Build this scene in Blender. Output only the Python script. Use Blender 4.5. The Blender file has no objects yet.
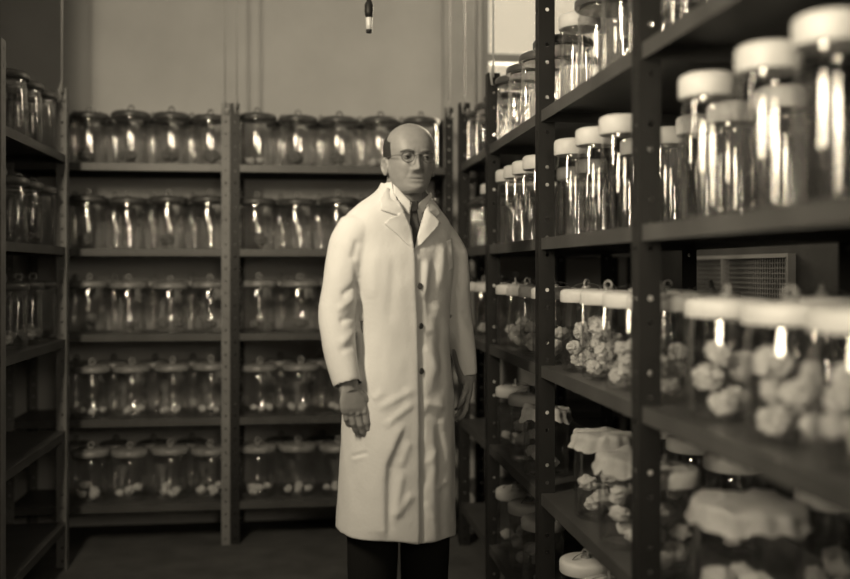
import bpy, bmesh, math, random
import numpy as np
from mathutils import Vector, Matrix, noise
from mathutils.bvhtree import BVHTree
from mathutils.geometry import delaunay_2d_cdt

random.seed(7)
S = bpy.context.scene
C = S.collection
PI = math.pi

# ------------------------------------------------------------------ camera
FPX, HOR, CAMZ = 970.0, 270.0, 1.30
YAW = math.radians(7.2)
cy, sy = math.cos(YAW), math.sin(YAW)

def proj(x, y, z):
    d = x * sy + y * cy
    r = x * cy - y * sy
    return 425 + FPX * r / d, HOR - FPX * (z - CAMZ) / d, d

def ray(px, py):
    r = (px - 425) / FPX
    u = (HOR - py) / FPX
    return Vector((r * cy + sy, -r * sy + cy, u))

def y_at(px, x):          # depth along the aisle of the point at column px standing at side offset x
    t = math.tan(math.atan((px - 425) / FPX) + YAW)
    return x / t

def x_at(px, y):
    return y * math.tan(math.atan((px - 425) / FPX) + YAW)

cam = bpy.data.cameras.new('camera')
cam.sensor_width = 36
cam.lens = 36 * FPX / 850
cam.shift_y = -(289.5 - HOR) / 850
cam.clip_start = 0.05
cam.dof.use_dof = True
cam.dof.focus_distance = 3.12
cam.dof.aperture_fstop = 1.15
camo = bpy.data.objects.new('camera', cam)
camo.location = (0, 0, CAMZ)
camo.rotation_euler = (PI / 2, 0, -YAW)
C.objects.link(camo)
S.camera = camo

# ------------------------------------------------------------------ materials (all neutral greys; the warm tone is in the light)
def mat(name, v, rough=0.6, spec=0.4, bump=0.0, scale=40.0, vary=0.0, metal=0.0, coat=0.0, vscale=6.0):
    m = bpy.data.materials.new(name)
    m.use_nodes = True
    n, l = m.node_tree.nodes, m.node_tree.links
    b = n['Principled BSDF']
    b.inputs['Base Color'].default_value = (v, v, v, 1)
    b.inputs['Roughness'].default_value = rough
    b.inputs['Specular IOR Level'].default_value = spec
    b.inputs['Metallic'].default_value = metal
    tc = n.new('ShaderNodeTexCoord')
    if vary:
        t = n.new('ShaderNodeTexNoise')
        t.inputs['Scale'].default_value = vscale
        t.inputs['Detail'].default_value = 6
        r = n.new('ShaderNodeMapRange')
        r.inputs['From Min'].default_value = 0.25
        r.inputs['From Max'].default_value = 0.75
        r.inputs['To Min'].default_value = v * (1 - vary)
        r.inputs['To Max'].default_value = v * (1 + vary)
        l.new(tc.outputs['Object'], t.inputs['Vector'])
        l.new(t.outputs['Fac'], r.inputs['Value'])
        l.new(r.outputs['Result'], b.inputs['Base Color'])
    if bump:
        t = n.new('ShaderNodeTexNoise')
        t.inputs['Scale'].default_value = scale
        t.inputs['Detail'].default_value = 4
        k = n.new('ShaderNodeBump')
        k.inputs['Strength'].default_value = bump
        k.inputs['Distance'].default_value = 0.01
        l.new(tc.outputs['Object'], t.inputs['Vector'])
        l.new(t.outputs['Fac'], k.inputs['Height'])
        l.new(k.outputs['Normal'], b.inputs['Normal'])
    return m

def glass(name, tint=0.96, refl=1.0, rough=0.03, wob=0.0, base=0.04, edge=0.6):
    m = bpy.data.materials.new(name)
    m.use_nodes = True
    n, l = m.node_tree.nodes, m.node_tree.links
    n.clear()
    o = n.new('ShaderNodeOutputMaterial')
    mx = n.new('ShaderNodeMixShader')
    t = n.new('ShaderNodeBsdfTransparent')
    t.inputs['Color'].default_value = (tint, tint, tint, 1)
    g = n.new('ShaderNodeBsdfGlossy')
    g.inputs['Roughness'].default_value = rough
    g.inputs['Color'].default_value = (refl, refl, refl, 1)
    f = n.new('ShaderNodeLayerWeight')
    f.inputs['Blend'].default_value = 0.5
    pw = n.new('ShaderNodeMath'); pw.operation = 'POWER'; pw.inputs[1].default_value = 3.5
    ml = n.new('ShaderNodeMath'); ml.operation = 'MULTIPLY_ADD'; ml.inputs[1].default_value = edge; ml.inputs[2].default_value = base
    l.new(f.outputs['Facing'], pw.inputs[0])
    l.new(pw.outputs[0], ml.inputs[0])
    l.new(ml.outputs[0], mx.inputs['Fac'])
    l.new(t.outputs['BSDF'], mx.inputs[1])
    l.new(g.outputs['BSDF'], mx.inputs[2])
    l.new(mx.outputs['Shader'], o.inputs['Surface'])
    if wob:
        tc = n.new('ShaderNodeTexCoord')
        tx = n.new('ShaderNodeTexNoise')
        tx.inputs['Scale'].default_value = 14
        k = n.new('ShaderNodeBump')
        k.inputs['Strength'].default_value = wob
        k.inputs['Distance'].default_value = 0.01
        l.new(tc.outputs['Object'], tx.inputs['Vector'])
        l.new(tx.outputs['Fac'], k.inputs['Height'])
        l.new(k.outputs['Normal'], g.inputs['Normal'])
        l.new(k.outputs['Normal'], f.inputs['Normal'])
    return m

M = dict(
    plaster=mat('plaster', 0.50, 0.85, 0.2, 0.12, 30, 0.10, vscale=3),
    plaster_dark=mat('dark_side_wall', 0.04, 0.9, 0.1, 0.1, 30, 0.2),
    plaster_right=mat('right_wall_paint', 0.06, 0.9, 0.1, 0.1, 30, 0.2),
    pilaster=mat('pilaster_paint', 0.40, 0.85, 0.2, 0.1, 30, 0.08),
    floor=mat('floor_cement', 0.07, 0.75, 0.2, 0.1, 20, 0.3),
    ceil=mat('ceiling_paint', 0.6, 0.9, 0.1, 0.05, 20, 0.05),
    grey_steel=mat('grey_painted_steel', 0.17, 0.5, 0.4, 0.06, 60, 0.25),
    black_or_shaded_steel=mat('black_and_shaded_steel', 0.015, 0.5, 0.3, 0.05, 60, 0.3),  # black parts, and the back bay with its shade in the colour
    shelf_steel=mat('shelf_steel', 0.06, 0.42, 0.5, 0.05, 50, 0.3),
    rod=mat('bright_rod', 0.40, 0.4, 0.5),
    glass=glass('jar_glass', 0.985, 1.0, 0.06, 0.12, 0.06, 0.55),
    lens=glass('lens_glass', 0.98, 1.0, 0.02, 0.0, 0.015, 0.2),
    window_glass=glass('pane_glass', 0.97, 1.0, 0.02),
    lid_dark=mat('shaded_glass_lid', 0.07, 0.35, 0.5, 0.1, 50, 0.35, vscale=20),  # darker copy of the lid: shade seen from below put into the colour
    lid_grey=mat('grey_glass_lid', 0.20, 0.35, 0.5, 0.1, 50, 0.3, vscale=20),
    lid_white=mat('white_enamel_lid', 0.56, 0.5, 0.4, 0.06, 40, 0.12, vscale=15),
    lid_black=mat('black_stopper', 0.04, 0.5, 0.4),
    cloth=mat('muslin_cover', 0.62, 0.9, 0.1, 0.3, 60, 0.2, vscale=14),
    wire=mat('wire', 0.12, 0.4, 0.5, metal=0.4),
    spec_pale=mat('pale_specimen', 0.66, 0.55, 0.4, 0.5, 60, 0.25, vscale=30),
    spec_dark=mat('drab_specimen', 0.22, 0.5, 0.4, 0.5, 60, 0.4, vscale=30),
    coat=mat('lab_coat_cotton', 0.64, 0.9, 0.12, 0.10, 90, 0.04, vscale=9),
    skin=mat('skin', 0.245, 0.48, 0.35, 0.08, 160, 0.10, vscale=45),
    shirt=mat('white_shirt', 0.72, 0.85, 0.1),
    tie=mat('dark_tie', 0.06, 0.8, 0.2, 0.2, 150, 0.4, vscale=60),
    hair=mat('dark_hair', 0.03, 0.7, 0.3, 0.4, 250),
    brow=mat('eyebrow_hair', 0.11, 0.8, 0.2),
    trouser=mat('dark_trousers', 0.012, 0.9, 0.1),
    shoe=mat('black_leather', 0.02, 0.4, 0.4),
    button=mat('dark_button', 0.07, 0.4, 0.5),
    eyewhite=mat('eye_white', 0.22, 0.6, 0.1),
    iris=mat('iris', 0.02, 0.5, 0.2),
    goldwire=mat('spectacle_wire', 0.05, 0.4, 0.5),
    winframe=mat('window_frame_paint', 0.30, 0.7, 0.3),
    brass=mat('socket_metal', 0.20, 0.4, 0.5, metal=0.3),
    porcelain=mat('socket_porcelain', 0.6, 0.3, 0.5),
    meshpanel=mat('wire_mesh', 0.30, 0.5, 0.4, metal=0.2),
)

# ------------------------------------------------------------------ helpers
def link(name, bm, m, parent=None, smooth=True, loc=None):
    me = bpy.data.meshes.new(name)
    bm.normal_update()
    bm.to_mesh(me)
    bm.free()
    if smooth:
        me.polygons.foreach_set('use_smooth', [True] * len(me.polygons))
    me.materials.append(m)
    o = bpy.data.objects.new(name, me)
    C.objects.link(o)
    if parent is not None:
        o.parent = parent
    if loc is not None:
        o.location = loc
    return o

def sharp(o, ang=35):
    o.data.set_sharp_from_angle(angle=math.radians(ang))
    return o

def thing(name, label, cat, loc=(0, 0, 0), rz=0.0, group=None):
    o = bpy.data.objects.new(name, None)
    o.empty_display_size = 0.05
    C.objects.link(o)
    o.location = loc
    o.rotation_euler = (0, 0, rz)
    return tag(o, label, cat, group)

def tag(o, label, cat, group=None):
    o['label'] = label
    o['category'] = cat
    if group:
        o['group'] = group
    return o

def struct(name, bm, m, parent=None, smooth=False):
    o = link(name, bm, m, parent, smooth)
    if parent is None:
        o['kind'] = 'structure'
    return o

def box(bm, x0, x1, y0, y1, z0, z1, bev=0.0):
    r = bmesh.ops.create_cube(bm, size=1.0)
    vs = r['verts']
    for v in vs:
        v.co = Vector(((x0 + x1) / 2 + v.co.x * (x1 - x0), (y0 + y1) / 2 + v.co.y * (y1 - y0), (z0 + z1) / 2 + v.co.z * (z1 - z0)))
    if bev:
        es = list({e for v in vs for e in v.link_edges})
        bmesh.ops.bevel(bm, geom=es, offset=bev, segments=2, affect='EDGES', profile=0.5)

def lathe(bm, prof, n=40, close=False, mtx=None):
    """prof: (r, z) list, ends on the axis are collapsed"""
    rings = []
    for r, z in prof:
        if r < 1e-6:
            rings.append([bm.verts.new((0, 0, z))])
        else:
            rings.append([bm.verts.new((r * math.cos(2 * PI * k / n), r * math.sin(2 * PI * k / n), z)) for k in range(n)])
    pairs = list(zip(rings[:-1], rings[1:]))
    if close:
        pairs.append((rings[-1], rings[0]))
    for a, b in pairs:
        for k in range(n):
            k2 = (k + 1) % n
            if len(a) == 1 and len(b) == 1:
                continue
            if len(a) == 1:
                bm.faces.new((a[0], b[k2], b[k]))
            elif len(b) == 1:
                bm.faces.new((a[k], a[k2], b[0]))
            else:
                bm.faces.new((a[k], a[k2], b[k2], b[k]))
    vs = [v for r in rings for v in r]
    if mtx is not None:
        bmesh.ops.transform(bm, matrix=mtx, verts=vs)
    return vs

def tube(bm, pts, rad, n=10, cap=True):
    """pts Vectors; rad float, or list of float or (rx, ry)"""
    pts = [Vector(p) for p in pts]
    rings = []
    ref = None
    for i, p in enumerate(pts):
        t = (pts[min(i + 1, len(pts) - 1)] - pts[max(i - 1, 0)]).normalized()
        if ref is None:
            ref = Vector((1, 0, 0)) if abs(t.x) < 0.9 else Vector((0, 1, 0))
        a = (ref - t * ref.dot(t)).normalized()
        b = t.cross(a)
        ref = a
        r = rad[i] if isinstance(rad, (list, tuple)) else rad
        rx, ry = r if isinstance(r, (list, tuple)) else (r, r)
        rings.append([bm.verts.new(p + a * rx * math.cos(2 * PI * k / n) + b * ry * math.sin(2 * PI * k / n)) for k in range(n)])
    for a, b in zip(rings[:-1], rings[1:]):
        for k in range(n):
            bm.faces.new((a[k], a[(k + 1) % n], b[(k + 1) % n], b[k]))
    if cap:
        bm.faces.new(list(reversed(rings[0])))
        bm.faces.new(rings[-1])

def ring(bm, c, R, r, axis='Y', n=24, m=8, a0=0.0, a1=2 * PI):
    pts = []
    full = abs(a1 - a0 - 2 * PI) < 1e-6
    k = n if full else n + 1
    for i in range(k):
        a = a0 + (a1 - a0) * i / n
        u, v = R * math.cos(a), R * math.sin(a)
        pts.append(Vector(c) + (Vector((u, 0, v)) if axis == 'Y' else Vector((u, v, 0)) if axis == 'Z' else Vector((0, u, v))))
    if full:
        rings = []
        cc = Vector(c)
        ax = {'X': Vector((1, 0, 0)), 'Y': Vector((0, 1, 0)), 'Z': Vector((0, 0, 1))}[axis]
        for p in pts:
            d = (p - cc).normalized()
            rings.append([bm.verts.new(p + d * r * math.cos(2 * PI * j / m) + ax * r * math.sin(2 * PI * j / m)) for j in range(m)])
        for i in range(k):
            a, b = rings[i], rings[(i + 1) % k]
            for j in range(m):
                bm.faces.new((a[j], a[(j + 1) % m], b[(j + 1) % m], b[j]))
        bmesh.ops.recalc_face_normals(bm, faces=bm.faces)
    else:
        tube(bm, pts, r, m)

def strip_with_holes(bm, origin, du, w, h, pitch, hr, skip, th):
    """a vertical steel strip of width w along du with a column of round holes; solid thickness th along dn"""
    dn = Vector((0, 0, 1)).cross(du)
    n = int(h / pitch)
    def P(u, z, t):
        return origin + du * u + Vector((0, 0, z)) + dn * t
    def quad_layer(t, flip):
        for i in range(n):
            z0, z1 = i * pitch, (i + 1) * pitch if i < n - 1 else h
            zc = (i + 0.5) * pitch
            if i in skip:
                vs = [bm.verts.new(P(u, z, t)) for u, z in ((0, z0), (w, z0), (w, z1), (0, z1))]
                bm.faces.new(vs if not flip else vs[::-1])
                continue
            out = [(0, z0), (w / 2, z0), (w, z0), (w, zc), (w, z1), (w / 2, z1), (0, z1), (0, zc)]
            ov = [bm.verts.new(P(u, z, t)) for u, z in out]
            iv = []
            for k in range(8):
                a = -3 * PI / 4 + k * PI / 4
                iv.append(bm.verts.new(P(w / 2 + hr * math.cos(a), zc + hr * math.sin(a), t)))
            for k in range(8):
                k2 = (k + 1) % 8
                f = [ov[k], ov[k2], iv[k2], iv[k]]
                bm.faces.new(f if not flip else f[::-1])
    quad_layer(0, False)
    quad_layer(th, True)
    # edges of the strip
    for u in (0, w):
        vs = [bm.verts.new(P(u, z, t)) for z, t in ((0, 0), (h, 0), (h, th), (0, th))]
        bm.faces.new(vs if u == 0 else vs[::-1])
    for z in (0, h):
        vs = [bm.verts.new(P(u, z, t)) for u, t in ((0, 0), (w, 0), (w, th), (0, th))]
        bm.faces.new(vs)

def post_bm(h, dx, dy, w=0.048, pitch=0.055, hr=0.0065, skip=()):
    """L-angle with its corner at the origin: one flange along +/-x, one along +/-y"""
    bm = bmesh.new()
    strip_with_holes(bm, Vector((0, 0, 0)), Vector((dx, 0, 0)), w, h, pitch, hr, skip, 0.003)
    strip_with_holes(bm, Vector((0, 0, 0)), Vector((0, dy, 0)), w, h, pitch, hr, skip, 0.003)
    return bm

LEVELS = [1.8, 1.4, 1.0, 0.6, 0.2]
POSTH = 2.09
SKIP = tuple(i for i in range(60) if i % 7 in (2, 6))

def hanger(parent, x, y, ztop=3.08, z0=2.02):
    bm = bmesh.new()
    tube(bm, [(x, y, z0 + 0.05), (x, y, ztop)], 0.004, 8)
    o = link('hanger_rod', bm, M['rod'], parent)
    bm = bmesh.new()
    tube(bm, [(x, y, z0 + 0.10), (x - 0.010, y, z0 + 0.06), (x - 0.005, y, z0 + 0.02), (x + 0.010, y, z0 + 0.015), (x + 0.016, y, z0 + 0.04)], 0.0045, 8)
    link('rod_hook', bm, M['rod'], o)
    return o

def shelf_bm(x0, x1, y0, y1, z, lip=0.036, front=(0, -1)):
    bm = bmesh.new()
    box(bm, x0, x1, y0, y1, z - 0.004, z, 0)
    t = 0.003
    box(bm, x0, x1, y0, y0 + t, z - lip, z - 0.004)
    box(bm, x0, x1, y1 - t, y1, z - lip, z - 0.004)
    box(bm, x0, x0 + t, y0 + t, y1 - t, z - lip, z - 0.004)
    box(bm, x1 - t, x1, y0 + t, y1 - t, z - lip, z - 0.004)
    return bm

# ------------------------------------------------------------------ the room
BY = 5.10        # back wall
LX, RX = -1.52, 1.75
CZ = 3.10
FY = -2.2
WX0, WX1, WZ0, WZ1 = 0.95, 1.62, 1.72, 3.0
bm = bmesh.new(); box(bm, LX - 0.1, RX + 0.1, FY, BY + 0.1, -0.1, 0); struct('floor', bm, M['floor'])
bm = bmesh.new(); box(bm, LX - 0.1, RX + 0.1, FY, BY + 0.1, CZ, CZ + 0.1); struct('ceiling', bm, M['ceil'])
bm = bmesh.new()
box(bm, LX - 0.1, LX, 3.40, BY, 0, CZ)
box(bm, LX - 0.1, -1.005, FY, 3.40, 0, CZ)  # added unseen projection, shades the left end of the back wall
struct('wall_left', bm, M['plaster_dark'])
bm = bmesh.new(); box(bm, LX - 0.1, RX + 0.1, FY - 0.1, FY, 0, CZ); struct('wall_front', bm, M['plaster'])
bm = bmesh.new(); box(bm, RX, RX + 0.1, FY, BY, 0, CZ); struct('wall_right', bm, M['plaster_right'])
bm = bmesh.new()
box(bm, LX - 0.1, WX0, BY, BY + 0.1, 0, CZ)
box(bm, WX1, RX + 0.1, BY, BY + 0.1, 0, CZ)
box(bm, WX0, WX1, BY, BY + 0.1, 0, WZ0)
box(bm, WX0, WX1, BY, BY + 0.1, WZ1, CZ)
struct('wall_back', bm, M['plaster'])
# pilaster between the two runs of shelving
bm = bmesh.new(); box(bm, 0.735, 0.905, BY - 0.05, BY, 0, CZ, 0.004); struct('trim_1', bm, M['pilaster'])
# window
bm = bmesh.new()
f = 0.035
box(bm, WX0, WX0 + f, BY - 0.01, BY + 0.06, WZ0, WZ1)
box(bm, WX1 - f, WX1, BY - 0.01, BY + 0.06, WZ0, WZ1)
box(bm, WX0 + f, WX1 - f, BY - 0.01, BY + 0.06, WZ1 - f, WZ1)
box(bm, WX0 + f, WX1 - f, BY - 0.01, BY + 0.06, WZ0, WZ0 + f)
box(bm, WX0 + f, WX1 - f, BY - 0.01, BY + 0.06, 2.41, 2.455)
win = struct('window_1', bm, M['winframe'])
bm = bmesh.new(); box(bm, WX0 + f, WX1 - f, BY + 0.02, BY + 0.025, WZ0 + f, 2.41)
link('window_pane', bm, M['window_glass'], win, False)
bm = bmesh.new(); box(bm, WX0 + f, WX1 - f, BY + 0.02, BY + 0.025, 2.455, WZ1 - f)
link('window_pane', bm, M['window_glass'], win, False)
bm = bmesh.new(); box(bm, WX0 - 0.03, WX1 + 0.03, BY - 0.05, BY - 0.01, WZ0 - 0.03, WZ0, 0.004)
link('window_sill', bm, M['winframe'], win, False)

# ------------------------------------------------------------------ racks
RXF, RXB = 0.738, 1.25
RY = [1.02, 2.06, 2.97, 3.82, 4.52]
rack = thing('steel_shelving', 'long black slotted-angle shelving rack of jars running down the right side of the aisle', 'shelving', (RXF, RY[0], 0))
ro = Vector((RXF, RY[0], 0))
pm = None
for i, y in enumerate(RY):
    for xx, dx in ((RXF, 1), (RXB, -1)):
        bm = post_bm(POSTH if i > 2 else 2.25, dx, 1, skip=SKIP)
        o = link('post', bm, M['black_or_shaded_steel'], rack, False)
        o.location = Vector((xx, y, 0)) - ro
for a, b in zip(RY[:-1], RY[1:]):
    for z in LEVELS:
        bm = shelf_bm(RXF + 0.004, RXB - 0.004, a + 0.004, b - 0.001, z)
        bmesh.ops.translate(bm, vec=-ro, verts=bm.verts)
        link('shelf', bm, M['shelf_steel'], rack, False)
for y in (3.82, 4.52):
    h = hanger(rack, RXF + 0.018 - ro.x, y - 0.012 - ro.y)

BF, BB = 4.67, 5.07   # back racks front/back
def back_rack(x0, x1, label, m, rod_xs, name='steel_shelving'):
    r = thing(name, label, 'shelving', (x0, BF, 0))
    o = Vector((x0, BF, 0))
    for xx, dx in ((x0, 1), (x1, -1)):
        for yy, dy in ((BF, 1), (BB, -1)):
            p = link('post', post_bm(POSTH, dx, dy, 0.04, 0.058, 0.0055, ()), m, r, False)
            p.location = Vector((xx, yy, 0)) - o
    for z in LEVELS:
        bm = shelf_bm(x0 + 0.005, x1 - 0.005, BF + 0.005, BB - 0.005, z, 0.034)
        bmesh.ops.translate(bm, vec=-o, verts=bm.verts)
        link('shelf', bm, M['shelf_steel'], r, False)
    for q in rod_xs:
        hanger(r, q - o.x, -0.012)
    return r
XS = x_at(230.5, BF)
XE = x_at(453, BF)
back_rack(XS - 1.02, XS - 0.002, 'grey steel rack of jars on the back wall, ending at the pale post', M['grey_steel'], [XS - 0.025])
back_rack(XS + 0.002, XE, 'shade-darkened steel rack of jars on the back wall, behind the man', M['black_or_shaded_steel'], [XS + 0.03, XE - 0.02])  # same shelving as the grey bay, post shade put into the black
back_rack(XE + 0.12, XE + 0.95, 'dark steel rack in the far right corner under the window', M['black_or_shaded_steel'], [])

LF = -1.015
lrack = thing('steel_shelving', 'dark steel rack seen end-on at the left edge, by the left wall', 'shelving', (LF, 3.45, 0))
lo = Vector((LF, 3.45, 0))
for yy, dy in ((3.45, 1), (4.40, -1)):
    for xx, dx in ((LF, -1), (LF - 0.42, 1)):
        p = link('post', post_bm(POSTH, dx, dy, 0.05, 0.058, 0.0055, ()), M['grey_steel'], lrack, False)
        p.location = Vector((xx, yy, 0)) - lo
for z in LEVELS:
    bm = shelf_bm(LF - 0.415, LF - 0.005, 3.455, 4.395, z, 0.034)
    bmesh.ops.translate(bm, vec=-lo, verts=bm.verts)
    link('shelf', bm, M['shelf_steel'], lrack, False)
hanger(lrack, -0.02, 0.92)

# ------------------------------------------------------------------ jars
def body_prof(R, h, neck=None, t=0.003):
    """outer wall up, rim, inner wall down"""
    nr = neck or R * 0.94
    sh = 0.018
    out = [(0, 0.004), (R * 0.6, 0.001), (R - 0.012, 0), (R - 0.004, 0.003), (R, 0.012), (R, h - sh - 0.012), (R - 0.003, h - sh - 0.004), (nr, h - 0.010), (nr, h)]
    inn = [(nr - t, h), (nr - t, h - 0.011), (R - t - 0.003, h - sh - 0.004), (R - t, h - sh - 0.013), (R - t, 0.016), (R - t - 0.008, 0.009), (R * 0.6, 0.007), (0, 0.009)]
    return out + inn

def lid_ring_bm(R, th):
    bm = bmesh.new()
    lathe(bm, [(0, -0.004), (R * 0.86, -0.004), (R * 0.88, 0), (R, 0.0), (R + 0.002, 0.004), (R + 0.002, th * 0.6), (R - 0.002, th * 0.8), (R - 0.012, th), (R * 0.4, th + 0.004), (0, th + 0.005)], 40)
    return bm

def ring_handle_bm(th, R=0.0135, r=0.0055):
    bm = bmesh.new()
    lathe(bm, [(0, th + 0.002), (0.016, th + 0.003), (0.014, th + 0.009), (0.006, th + 0.012), (0, th + 0.013)], 16)
    ring(bm, (0, 0, th + 0.005 + R), R, r, 'Y', 20, 8)
    return bm

def cap_bm(R, th):
    bm = bmesh.new()
    lathe(bm, [(0, -0.002), (R - 0.012, -0.002), (R - 0.010, -0.008), (R - 0.002, -0.008), (R, -0.005), (R, th - 0.010), (R - 0.003, th - 0.004), (R - 0.010, th), (R * 0.5, th + 0.002), (0, th + 0.003)], 40)
    return bm

def cloth_bm(R, th, drop=0.035, seed=0, flare=0.012):
    bm = bmesh.new()
    n = 72
    prof = [(0, th), (R * 0.3, th), (R * 0.6, th), (R * 0.85, th - 0.001), (R - 0.004, th - 0.003), (R + 0.002, th - 0.010), (R + 0.003, th - drop * 0.45), (R + 0.003, th - drop * 0.6), (R + flare, th - drop)]
    vs = lathe(bm, prof, n)
    for v in vs:
        a = math.atan2(v.co.y, v.co.x)
        rr = v.co.xy.length
        k = min(1, rr / R)
        w = noise.noise(Vector((v.co.x * 40, v.co.y * 40, seed * 3.1)))
        v.co.z += 0.006 * w * (0.4 + k) + 0.004 * math.sin(a * 5 + seed) * k
        if rr > R * 0.9:
            f = 1 + 0.035 * math.sin(a * 13 + seed) + 0.03 * noise.noise(Vector((math.cos(a) * 3, math.sin(a) * 3, seed)))
            v.co.x *= f; v.co.y *= f
            if v.co.z < th - drop * 0.8:
                v.co.z += 0.010 * noise.noise(Vector((math.cos(a) * 4, math.sin(a) * 4, seed + 9)))
    bmesh.ops.solidify(bm, geom=bm.faces[:], thickness=0.0025)
    return bm

def bail_bm(R, th):
    bm = bmesh.new()
    ring(bm, (0, 0, th - 0.002), R * 0.72, 0.0022, 'X', 20, 6, 0.25, PI - 0.25)
    for v in bm.verts:
        v.co.z = th + (v.co.z - th) * 0.36
    return bm

protos = {}
def proto(kind, R, h, lidkind, seed=0):
    """shared meshes of one kind of jar; h = height of the glass"""
    bm = bmesh.new(); lathe(bm, body_prof(R, h), 48)
    d = {'body': mesh_of('glass_body', bm, M['glass']), 'parts': []}
    if lidkind == 'ring':
        d['parts'].append(('lid', mesh_of('lid', lid_ring_bm(R + 0.006, 0.030), M['lid_grey'] if seed else M['lid_dark']), h + 0.0005,
                           [('ring_handle', mesh_of('ring_handle', ring_handle_bm(0.030), M['lid_grey']))]))
    elif lidkind == 'cap':
        d['parts'].append(('lid', mesh_of('lid', cap_bm(R + 0.006, 0.040), M['lid_white']), h + 0.0005, []))
    elif lidkind == 'wire':
        d['parts'].append(('lid', mesh_of('lid', cap_bm(R + 0.005, 0.030), M['lid_white']), h + 0.0005,
                           [('wire_bail', mesh_of('wire_bail', bail_bm(R, 0.030), M['wire'])),
                            ('knob', mesh_of('knob', ring_handle_bm(0.030, 0.011, 0.004), M['lid_grey']))]))
    elif lidkind == 'cloth':
        d['parts'].append(('cloth_cover', mesh_of('cloth_cover', cloth_bm(R + 0.002, 0.006, 0.045, seed), M['cloth']), h + 0.0005, []))
    elif lidkind == 'stopper':
        bm = bmesh.new()
        lathe(bm, [(0, -0.004), (R * 0.8, -0.004), (R * 0.82, 0), (R + 0.002, 0), (R + 0.003, 0.012), (R * 0.7, 0.02), (R * 0.4, 0.024), (R * 0.45, 0.034), (R * 0.3, 0.04), (0, 0.042)], 24)
        d['parts'].append(('stopper', mesh_of('stopper', bm, M['lid_black']), h + 0.0005, []))
    d['R'], d['h'] = R, h
    protos[kind] = d

def mesh_of(name, bm, m):
    bmesh.ops.recalc_face_normals(bm, faces=bm.faces)
    me = bpy.data.meshes.new(name)
    bm.to_mesh(me); bm.free()
    me.polygons.foreach_set('use_smooth', [True] * len(me.polygons))
    me.materials.append(m)
    me.set_sharp_from_angle(angle=math.radians(50))
    return me

def child(name, me, parent, z=0.0):
    o = bpy.data.objects.new(name, me)
    C.objects.link(o)
    o.parent = parent
    o.location = (0, 0, z)
    return o

def jar(kind, x, y, z, label, group, sx=1.0, sz=1.0, rz=None):
    d = protos[kind]
    r = thing('specimen_jar', label, 'jar', (x, y, z + 0.0005), random.uniform(0, 6.28) if rz is None else rz, group)
    child('glass_body', d['body'], r)
    for nm, me, zz, subs in d['parts']:
        p = child(nm, me, r, zz)
        for sn, sm in subs:
            child(sn, sm, p)
    r.scale = (sx, sx, sz)
    return r

proto('museum', 0.0905, 0.222, 'ring', 0)
proto('museum_pale', 0.0905, 0.215, 'ring', 1)
proto('tall', 0.051, 0.25, 'cap')
proto('tall_small', 0.042, 0.21, 'cap')
proto('bail', 0.073, 0.212, 'wire')
proto('muslin', 0.080, 0.235, 'cloth', 1)
proto('muslin_b', 0.078, 0.225, 'cloth', 4)
proto('big', 0.105, 0.245, 'cloth', 2)
proto('tube', 0.030, 0.19, 'stopper')

# specimen lumps -----------------------------------------------------------
def lump_mesh(seed, m, squash=0.8, amp=0.35, freq=2.0):
    bm = bmesh.new()
    bmesh.ops.create_icosphere(bm, subdivisions=4, radius=1.0)
    for v in bm.verts:
        p = v.co.copy()
        d = 1 + amp * (noise.noise(p * freq + Vector((seed * 7.3, 1, 2))) + 0.5 * noise.noise(p * freq * 2.3 + Vector((3, seed * 5.1, 2))))
        v.co = p * min(d, 1.25) * 0.79
        v.co.z *= squash
    return mesh_of('specimen', bm, m)
LUMPS = [lump_mesh(i, M['spec_pale'], 0.8, 0.38, 1.7) for i in range(4)]
CORAL = [lump_mesh(i + 20, M['spec_pale'], 0.9, 0.6, 3.0) for i in range(3)]
DRAB = [lump_mesh(i + 10, M['spec_dark'], 0.75, 0.45, 2.2) for i in range(3)]

def fill(kind, jx, jy, jz, n, r0, r1, where, meshes, desc, sx=1.0):
    """lay n separate lumps in the jar, one resting on the next"""
    R = protos[kind]['R'] * sx - 0.007
    top = protos[kind]['h'] - 0.03
    put = []
    for k in range(n):
        r = random.uniform(r0, r1)
        best = None
        for _ in range(40):
            a = random.uniform(0, 2 * PI)
            q = (R - r) * math.sqrt(random.random())
            if R - r <= 0:
                q = 0
            x, y = q * math.cos(a), q * math.sin(a)
            z = 0.0115 + r * 0.83
            for (X, Y, Z, rr) in put:
                d2 = (x - X) ** 2 + (y - Y) ** 2
                s = (r + rr) * 0.99
                if d2 < s * s:
                    z = max(z, Z + math.sqrt(s * s - d2))
            if best is None or z < best[2]:
                best = (x, y, z, r)
        if best[2] + best[3] < top:
            put.append(best)
    lab = f'{desc} in the {where}' if n == 1 else f'{desc} heaped in {where}'
    for (x, y, z, r) in put:
        o = bpy.data.objects.new('specimen', random.choice(meshes))
        C.objects.link(o)
        o.location = (jx + x, jy + y, jz + z)
        o.rotation_euler = (0, 0, random.uniform(0, 6.28))
        o.scale = (r, r, r)
        tag(o, lab, 'specimen', f'{desc}s in the {where}' if n > 1 else None)

ORD = ['first', 'second', 'third', 'fourth', 'fifth', 'sixth', 'seventh', 'eighth', 'ninth']
ROW = ['top shelf', 'second shelf', 'third shelf', 'fourth shelf', 'bottom shelf']

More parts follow.
